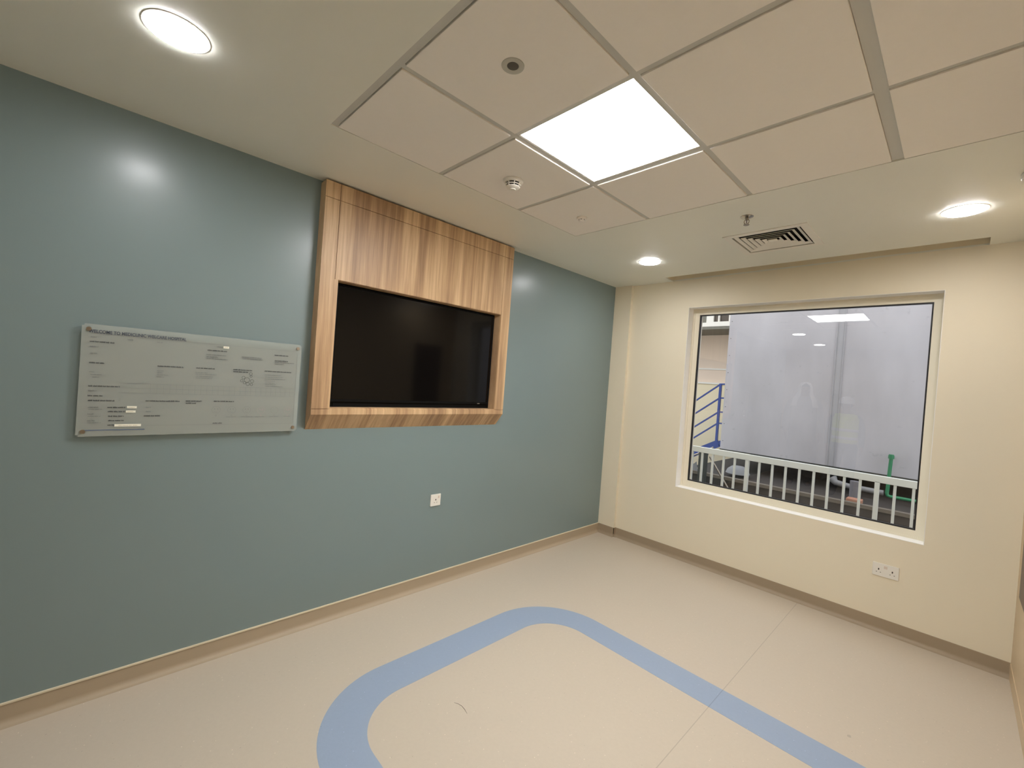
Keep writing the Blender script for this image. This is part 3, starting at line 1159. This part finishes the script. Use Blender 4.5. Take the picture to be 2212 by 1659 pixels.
# ================================================================== outside
# railing
RY = 0.85
t = thing('balcony_railing', 'white metal railing outside the window', 'railing', (1.5, RY, 0.2))
bm = B()
box(bm, -0.9, 4.2, RY - 0.02, RY + 0.02, 0.936, 0.996)
bevel(bm, 0.003, 2)
obj('top_rail', bm, M['rail'], t)
xs = [0.508, 0.619, 0.728, 0.842, 0.956, 1.068, 1.190, 1.303, 1.421, 1.536, 1.651, 1.767, 1.879, 1.997, 2.110, 2.225, 2.341, 2.458, 2.572, 2.686]
xs = [-0.19 + 0.1165 * k for k in range(6)] + xs + [2.80 + 0.1165 * k for k in range(8)]
for x in xs:
    post = any(abs(x - q) < 0.01 for q in (1.190, 2.225))
    w = 0.032 if post else 0.019
    bm = B()
    box(bm, x - w / 2, x + w / 2, RY - (0.02 if post else 0.011), RY + (0.02 if post else 0.011), 0.16, 0.942)
    obj('post' if post else 'baluster', bm, M['rail'], t)
bm = B()
box(bm, -0.9, 4.2, RY - 0.015, RY + 0.015, 0.14, 0.165)
obj('bottom_rail', bm, M['rail'], t)

bm = B()
box(bm, -1.2, 4.4, YW + T, 1.0, -0.1, 0.14)
tag(obj('balcony_slab', bm, M['asphalt']), 'dark slab carrying the white railing', 'slab', kind='structure')
bm = B()
box(bm, -14, 12, 0.9, 16, -0.42, -0.40)
struct('ground', bm, M['asphalt'], 'dark ground outside')

# raised concrete platform below the grey cladding
bm = B()
poly_extrude(bm, [(0.10, 1.55), (6.0, 1.52), (6.0, 6.0), (0.10, 6.0)], 'z', -0.4, 0.555)
pl = obj('platform', bm, M['concrete'])
tag(pl, 'low dark concrete platform below the grey wall panel outside', 'platform', kind='structure')
bm = B()
box(bm, 0.09, 6.0, 1.53, 1.60, 0.56, 0.595)
obj('edge_strip', bm, M['kerb'], pl, label='pale concrete edge')

# grey clad box
CY = 2.35
t = thing('clad_wall', 'large grey clad wall panel filling the view outside the window', 'wall panel', (3.2, CY, 0.83))
bm = B()
box(bm, 0.365, 6.0, CY, 5.2, 0.835, 4.4)
obj('cladding', bm, M['clad'], t)
bm = B()
for x in (1.607, 1.682):
    box(bm, x - 0.004, x + 0.004, CY - 0.012, CY, 0.836, 4.4)
box(bm, 1.611, 1.678, CY - 0.003, CY, 0.836, 4.4)
obj('joint_strip', bm, M['joint'], t, label='double vertical joint')
bm = B()
box(bm, 0.365, 6.0, CY - 0.012, CY + 0.3, 0.822, 0.835)
obj('bottom_trim', bm, M['darksteel'], t, label='dark bottom edge')
bm = B()
for k in range(14):
    for x in (0.395,):
        cyl(bm, (x, CY - 0.003, 0.95 + k * 0.24), 0.005, 0.004, 'y', 10)
obj('rivets', bm, M['darksteel'], t)

# supports under the box
for k, x in enumerate((1.1, 2.45)):
    bm = B()
    box(bm, x, x + 0.35, 3.0, 3.3, 0.555, 0.822)
    tag(obj('support_block', bm, M['concrete']), ('left', 'right')[k] + ' one of the two dark concrete blocks carrying the grey wall panel', 'block', 'blocks under the grey wall panel')

# green pipe
t = thing('green_pipe', 'green plastic pipe rising behind the white railing', 'pipe', (2.19, 2.1, 0.6))
bm = B()
tube(bm, [(2.196, 2.2, 1.035), (2.192, 2.2, 0.9), (2.187, 2.2, 0.70), (2.184, 2.2, 0.655), (2.192, 2.2, 0.632), (2.215, 2.2, 0.625), (2.5, 2.2, 0.628), (3.1, 2.2, 0.630)], 0.017, 14)
obj('pipe', bm, M['green'], t, smooth=True)
bm = B()
cyl(bm, (2.196, 2.2, 1.035), 0.026, 0.035, seg=18)
cyl(bm, (2.196, 2.2, 1.07), 0.022, 0.010, seg=18)
obj('end_cap', bm, M['green'], t, smooth=True)
bm = B()
tube(bm, [(2.196, 2.2, 1.05), (2.196, CY, 1.05)], 0.014, 12)
obj('wall_bracket', bm, M['green'], t, smooth=True)

# drum and terracotta block under the panel
bm = B()
cyl(bm, (1.93, 2.05, 0.556), 0.05, 0.19, seg=24)
tag(obj('plastic_drum', bm, mat('grey plastic', srgb(120, 118, 122), 0.6), smooth=True), 'grey round drum standing behind the railing, left of the green pipe', 'drum')
bm = B()
box(bm, 1.90, 2.03, 1.72, 1.84, 0.556, 0.60)
bevel(bm, 0.004, 1)
tag(obj('brick', bm, M['terracotta']), 'terracotta brick lying on the platform in front of the grey drum', 'brick')
bm = B()
tube(bm, [(1.68, 2.3, 0.70), (1.72, 2.28, 0.66), (1.85, 2.27, 0.645), (2.15, 2.27, 0.64)], [0.05, 0.035, 0.03, 0.03], 14)
tag(obj('drain_pipe', bm, mat('pale grey pipe', srgb(140, 140, 140), 0.6), smooth=True), 'pale grey pipe bend lying under the grey wall panel', 'pipe')

# far building
t = thing('building', 'beige building with a white balcony beyond the grey wall panel', 'building', (-2, 5.6, -0.4))
bm = B()
box(bm, -9, 2.0, 5.6, 9, 1.84, 7.0)
obj('upper_wall', bm, M['beige_ext'], t, label='pink beige upper wall')
bm = B()
box(bm, -9, 2.0, 5.56, 9, -0.4, 1.808)
obj('lower_wall', bm, M['cream_ext'], t, label='cream lower wall')
bm = B()
box(bm, -9, 2.0, 5.53, 5.6, 1.808, 1.842)
box(bm, -9, 2.0, 5.58, 5.6, 2.118, 2.150)
obj('wall_band', bm, M['white_ext'], t, label='white bands')
# balcony volume
bm = B()
box(bm, -6, 1.0, 4.7, 5.6, 2.872, 2.93)
obj('balcony_slab', bm, M['soffit'], t, label='grey green balcony slab')
bm = B()
plane_with_holes(bm, 'y', 4.70, 0.10, -6, 1.0, 2.93, 5.0, [(-1.16, -0.935, 3.01, 3.9), (-0.800, -0.712, 3.02, 3.9), (-0.684, -0.510, 3.02, 3.9)])
obj('balcony_wall', bm, M['white_ext'], t, label='white balcony front')
for a, b, m_ in ((-1.16, -0.935, 'soffit'), (-0.800, -0.712, 'glassdark'), (-0.684, -0.510, 'glassdark')):
    bm = B()
    box(bm, a, b, 4.75, 4.77, 3.01, 3.9)
    obj('window_glass', bm, M[m_], t)

# blue stair
t = thing('stair_railing', 'blue painted steel stair railing outside, left of the grey wall panel', 'railing', (-0.66, 4.8, 0.6))
SY = 4.95
bm = B()
bar(bm, (-0.655, SY, 0.60), (-0.655, SY, 1.815), 0.042, 0.042)
obj('post', bm, M['bluesteel'], t)
for zr, zl in ((1.802, 1.406), (1.525, 1.133), (1.245, 0.852), (1.02, 0.619)):
    bm = B()
    sl = (zr - zl) / (1.16 - 0.655)
    bar(bm, (-0.655, SY, zr), (-2.4, SY, zr - sl * 1.745), 0.028, 0.028)
    bar(bm, (-0.655, SY, zr), (-0.3, SY, zr + 0.02), 0.028, 0.028)
    obj('hand_rail' if zr > 1.7 else 'mid_rail', bm, M['bluesteel'], t)
bm = B()
bar(bm, (-0.60, SY, 0.63), (-2.4, SY, -0.42), 0.05, 0.14)
obj('stringer', bm, M['bluesteel'], t)
bm = B()
bar(bm, (-0.60, SY, 0.63), (-0.3, SY, 0.63), 0.05, 0.10)
obj('landing_edge', bm, M['bluesteel'], t)

# clutter at the left, behind the railing
bm = B()
box(bm, -0.5, -0.2, 1.9, 2.4, -0.4, 0.70)
bevel(bm, 0.01, 1)
tag(obj('dark_crate', bm, M['darksteel']), 'dark bin standing behind the railing at its left end', 'bin')
bm = B()
box(bm, 0.505, 0.585, 1.30, 1.38, -0.4, 0.92)
tag(obj('steel_post', bm, M['darksteel']), 'dark upright steel post behind the third gap of the railing', 'post')
t = thing('folded_stand', 'folded metal stand with crossed legs behind the railing, left of the dark post', 'stand', (0.3, 1.6, -0.4))
for a, b in (((0.15, 1.6, 0.78), (0.62, 1.6, 0.45)), ((0.18, 1.62, 0.70), (0.55, 1.62, 0.92)), ((0.58, 1.45, 0.82), (0.96, 1.45, 0.28)), ((0.35, 1.6, 0.2), (0.50, 1.6, 0.86))):
    bm = B()
    tube(bm, [a, b], 0.011, 10)
    obj('leg', bm, M['steel'], t, smooth=True)
bm = B()
poly_extrude(bm, [(0.30, 0.62), (0.40, 0.72), (0.42, 0.60)], 'y', 1.5, 1.51)
tag(obj('paper_sheet', bm, M['paper']), 'pale folded sheet caught in the metal stand', 'sheet')
bm = B()
lathe(bm, (0.75, 1.95, 0.60), [(0.0, 0.10), (0.07, 0.09), (0.12, 0.05), (0.14, 0.0), (0.0, 0.0)], 24)
tag(obj('tarp_bundle', bm, M['paper'], smooth=True), 'pale rounded tarpaulin bundle behind the railing, right of the dark post', 'tarpaulin')

# ================================================================== people behind the viewer, seen mirrored in the glass
M['skin'] = mat('skin', srgb(150, 108, 82), 0.5)
M['hi_vis'] = mat('yellow high visibility cloth', srgb(214, 236, 62), 0.7)
M['silver'] = mat('silver reflective tape', srgb(214, 216, 216), 0.4)
M['grey_cloth'] = mat('grey work cloth', srgb(96, 104, 112), 0.85)
M['navy'] = mat('dark trouser cloth', srgb(44, 50, 62), 0.85)
M['helmet'] = mat('white helmet shell', srgb(238, 238, 236), 0.3)
M['leather'] = mat('brown boot leather', srgb(62, 44, 32), 0.6)
M['robe'] = mat('grey robe cotton', srgb(138, 136, 134), 0.85)
M['head_cloth'] = mat('white head cloth cotton', srgb(240, 238, 234), 0.85)
M['hair'] = mat('black hair', srgb(20, 17, 16), 0.6)


def loft(rings_, seg=20):
    # closed surface through elliptical rings (centre, rx, ry)
    bm = B()
    R = []
    for (cx, cy, cz), rx, ry in rings_:
        R.append([bm.verts.new((cx + rx * math.cos(2 * PI * i / seg), cy + ry * math.sin(2 * PI * i / seg), cz)) for i in range(seg)])
    for A, Bb in zip(R, R[1:]):
        for i in range(seg):
            j = (i + 1) % seg
            bm.faces.new((A[i], A[j], Bb[j], Bb[i]))
    bm.faces.new(R[0][::-1])
    bm.faces.new(R[-1])
    return bm


def place(name, bm, m, parent, label=None):
    bmesh.ops.recalc_face_normals(bm, faces=bm.faces)
    me = bpy.data.meshes.new(name)
    bm.to_mesh(me)
    bm.free()
    me.materials.append(m)
    for f in me.polygons:
        f.use_smooth = True
    o = bpy.data.objects.new(name, me)
    C.objects.link(o)
    o.parent = parent
    if label:
        o['label'] = label
    return o


def limb(bm, pts, radii, seg=14):
    tube(bm, pts, radii, seg)


def person(label, x, y, rz, k, robe):
    # figure in local space facing +y, 1.70 m tall times k
    t = thing('person', label, 'person', (x, y, 0))
    t.rotation_euler = (0, 0, rz)
    t.scale = (k, k, k)
    # body: one continuous skin of head, neck, trunk, arms, hands and legs
    V = [(0, 0, 0.95), (0, 0, 1.12), (0, 0.0, 1.30), (0, -0.005, 1.41), (0, 0.0, 1.47), (0, 0.012, 1.53), (0, 0.012, 1.60), (0, 0.005, 1.655)]
    Rr = [(0.13, 0.10), (0.125, 0.095), (0.15, 0.105), (0.10, 0.075), 0.052, (0.062, 0.070), (0.074, 0.088), (0.055, 0.065)]
    E_ = [(i, i + 1) for i in range(7)]

    def chain(start, pts):
        prev = start
        for p, rr in pts:
            V.append(p)
            Rr.append(rr)
            E_.append((prev, len(V) - 1))
            prev = len(V) - 1
        return prev
    for s in (-1, 1):
        w = chain(3, [((s * 0.165, -0.005, 1.385), 0.056), ((s * 0.215, 0.0, 1.25), 0.046), ((s * 0.235, 0.012, 1.10), 0.038), ((s * 0.240, 0.05, 0.96), 0.032), ((s * 0.240, 0.075, 0.865), 0.024), ((s * 0.238, 0.085, 0.815), (0.022, 0.032))])
        for q, (dy, ln) in enumerate(((-0.030, 0.062), (-0.012, 0.078), (0.008, 0.084), (0.028, 0.074))):
            # four fingers and a thumb, slightly curled
            bx_, by_, bz_ = s * 0.236, 0.088 + dy, 0.790
            chain(w, [((bx_, by_, bz_), 0.0095), ((bx_ - s * 0.006, by_ + 0.006, bz_ - ln * 0.5), 0.0085), ((bx_ - s * 0.018, by_ + 0.010, bz_ - ln * 0.9), 0.0075)])
        chain(w, [((s * 0.232, 0.125, 0.812), 0.011), ((s * 0.224, 0.142, 0.785), 0.0095), ((s * 0.214, 0.148, 0.762), 0.008)])
        chain(0, [((s * 0.09, 0, 0.88), 0.088), ((s * 0.10, 0.008, 0.66), 0.070), ((s * 0.105, 0.012, 0.48), 0.054), ((s * 0.108, -0.008, 0.33), 0.052), ((s * 0.11, -0.015, 0.12), 0.036), ((s * 0.112, 0.0, 0.05), 0.036), ((s * 0.12, 0.10, 0.032), 0.034), ((s * 0.124, 0.17, 0.026), 0.024)])
    me = bpy.data.meshes.new('body')
    me.from_pydata([Vector(v) for v in V], E_, [])
    me.materials.append(M['skin'])
    o = bpy.data.objects.new('body', me)
    C.objects.link(o)
    o.parent = t
    bmx = bmesh.new()
    bmx.from_mesh(me)
    lay = bmx.verts.layers.skin.verify()
    for i, v in enumerate(bmx.verts):
        rr = Rr[i]
        v[lay].radius = rr if isinstance(rr, tuple) else (rr, rr)
        v[lay].use_root = (i == 0)
    bmx.to_mesh(me)
    bmx.free()
    md = o.modifiers.new('skin', 'SKIN')
    md.use_smooth_shade = True
    md = o.modifiers.new('smooth', 'SUBSURF')
    md.levels = 1
    md.render_levels = 2
    # face
    bm = B()
    limb(bm, [(0, 0.086, 1.600), (0, 0.104, 1.575), (0, 0.100, 1.562)], [0.008, 0.013, 0.010], 10)
    place('nose', bm, M['skin'], t)
    for s in (-1, 1):
        bm = B()
        lathe(bm, (s * 0.030, 0.082, 1.603), [(0.0, 0.007), (0.008, 0.004), (0.009, 0.0), (0.008, -0.004), (0.0, -0.007)], 14)
        place('eye', bm, M['hair'], t)
        bm = B()
        limb(bm, [(s * 0.082, 0.0, 1.622), (s * 0.090, -0.006, 1.600), (s * 0.082, 0.0, 1.575)], [0.008, 0.012, 0.007], 10)
        place('ear', bm, M['skin'], t)
    bm = B()
    limb(bm, [(-0.024, 0.080, 1.543), (0.0, 0.090, 1.540), (0.024, 0.080, 1.543)], [0.004, 0.006, 0.004], 10)
    place('mouth', bm, mat('lips', srgb(122, 72, 62), 0.5), t)
    bm = loft([((0, -0.022, 1.56), 0.070, 0.062), ((0, -0.016, 1.62), 0.082, 0.082), ((0, -0.008, 1.67), 0.072, 0.080), ((0, -0.004, 1.70), 0.040, 0.046)])
    place('hair', bm, M['hair'], t)
    if not robe:
        bm = loft([((0, 0, 0.90), 0.172, 0.128), ((0, 0, 1.05), 0.165, 0.125), ((0, 0, 1.25), 0.190, 0.135), ((0, 0, 1.36), 0.195, 0.125), ((0, 0, 1.42), 0.150, 0.100), ((0, 0.004, 1.455), 0.075, 0.072)])
        for s in (-1, 1):
            limb(bm, [(s * 0.075, 0, 1.405), (s * 0.125, 0, 1.393), (s * 0.168, 0, 1.362), (s * 0.198, 0, 1.30), (s * 0.220, 0.002, 1.21), (s * 0.234, 0.014, 1.09), (s * 0.240, 0.048, 0.97), (s * 0.240, 0.070, 0.885)], [0.030, 0.052, 0.063, 0.062, 0.056, 0.049, 0.043, 0.037])
        place('shirt', bm, M['grey_cloth'], t)
        bm = loft([((0, 0, 0.93), 0.186, 0.142), ((0, 0, 1.05), 0.180, 0.140), ((0, 0, 1.25), 0.203, 0.149), ((0, 0, 1.36), 0.206, 0.139), ((0, 0, 1.43), 0.160, 0.113), ((0, 0.0, 1.447), 0.110, 0.092)], 28)
        vest = place('safety_vest', bm, M['hi_vis'], t)
        for z_ in (1.02, 1.16):
            rr = (0.186, 0.143) if z_ < 1.1 else (0.196, 0.147)
            bm = loft([((0, 0, z_ - 0.024), rr[0] + 0.004, rr[1] + 0.004), ((0, 0, z_ + 0.024), rr[0] + 0.005, rr[1] + 0.005)], 28)
            place('reflective_band', bm, M['silver'], vest)
        bm = loft([((0, 0, 0.80), 0.06, 0.07), ((0, 0, 0.845), 0.150, 0.118), ((0, 0, 0.90), 0.180, 0.132), ((0, 0, 1.0), 0.172, 0.128)])
        for s in (-1, 1):
            limb(bm, [(s * 0.070, 0, 0.95), (s * 0.09, 0, 0.86), (s * 0.10, 0.008, 0.66), (s * 0.105, 0.012, 0.48), (s * 0.108, -0.004, 0.30), (s * 0.11, -0.012, 0.11)], [0.105, 0.108, 0.090, 0.075, 0.072, 0.066], 18)
        place('trousers', bm, M['navy'], t)
        for s in (-1, 1):
            bm = B()
            limb(bm, [(s * 0.11, -0.012, 0.16), (s * 0.112, -0.010, 0.07), (s * 0.114, 0.035, 0.048), (s * 0.120, 0.11, 0.045), (s * 0.124, 0.185, 0.038)], [0.052, 0.055, 0.050, 0.046, 0.034], 16)
            place('boot', bm, M['leather'], t)
        bm = B()
        lathe(bm, (0, 0.0, 0), [(0.118, 1.622), (0.120, 1.630), (0.117, 1.665), (0.100, 1.705), (0.068, 1.735), (0.030, 1.748), (0.0, 1.750)], 32)
        hl = place('helmet', bm, M['helmet'], t)
        bm = loft([((0, 0.030, 1.620), 0.116, 0.150), ((0, 0.030, 1.626), 0.118, 0.152)], 32)
        place('brim', bm, M['helmet'], hl)
    else:
        bm = loft([((0, 0.0, 0.09), 0.235, 0.185), ((0, 0, 0.5), 0.215, 0.165), ((0, 0, 0.95), 0.190, 0.148), ((0, 0, 1.25), 0.195, 0.140), ((0, 0, 1.37), 0.198, 0.128), ((0, 0, 1.43), 0.145, 0.095), ((0, 0.004, 1.462), 0.070, 0.068)], 28)
        for s in (-1, 1):
            limb(bm, [(s * 0.075, 0, 1.405), (s * 0.125, 0, 1.393), (s * 0.168, 0, 1.362), (s * 0.198, 0, 1.30), (s * 0.222, 0.002, 1.21), (s * 0.236, 0.014, 1.09), (s * 0.242, 0.048, 0.97), (s * 0.242, 0.070, 0.885)], [0.030, 0.052, 0.064, 0.064, 0.060, 0.057, 0.055, 0.053])
        place('robe', bm, M['robe'], t)
        # head cloth: hood open at the face, falling over the shoulders
        bm = B()
        prof_ = [(1.715, 0.030, 0.035), (1.700, 0.070, 0.080), (1.655, 0.096, 0.104), (1.600, 0.104, 0.108), (1.540, 0.112, 0.110), (1.470, 0.140, 0.118), (1.400, 0.190, 0.140), (1.300, 0.215, 0.155)]
        rows_ = []
        for z_, rx_, ry_ in prof_:
            op = 0.0 if z_ > 1.69 else (0.62 if z_ > 1.58 else 0.55)
            rows_.append([bm.verts.new((rx_ * math.sin(a), -ry_ * math.cos(a) - 0.002, z_)) for a in [(-PI + op) + (2 * PI - 2 * op) * i / 24 for i in range(25)]])
        for A, Bb in zip(rows_, rows_[1:]):
            for i in range(24):
                bm.faces.new((A[i], A[i + 1], Bb[i + 1], Bb[i]))
        hc = place('head_cloth', bm, M['head_cloth'], t)
        sm = hc.modifiers.new('thickness', 'SOLIDIFY')
        sm.thickness = 0.006
        for s in (-1, 1):
            bm = B()
            limb(bm, [(s * 0.112, -0.015, 0.042), (s * 0.116, 0.06, 0.036), (s * 0.122, 0.15, 0.030)], [0.046, 0.046, 0.036], 16)
            place('shoe', bm, M['leather'], t)
    return t


person('person in a yellow safety vest and white helmet, mirrored in the window glass', 1.318, -5.02, -0.15, 0.985, False)
person('person in a grey robe and white head cloth, faintly mirrored in the window glass', 0.60, -5.45, -0.25, 1.14, True)
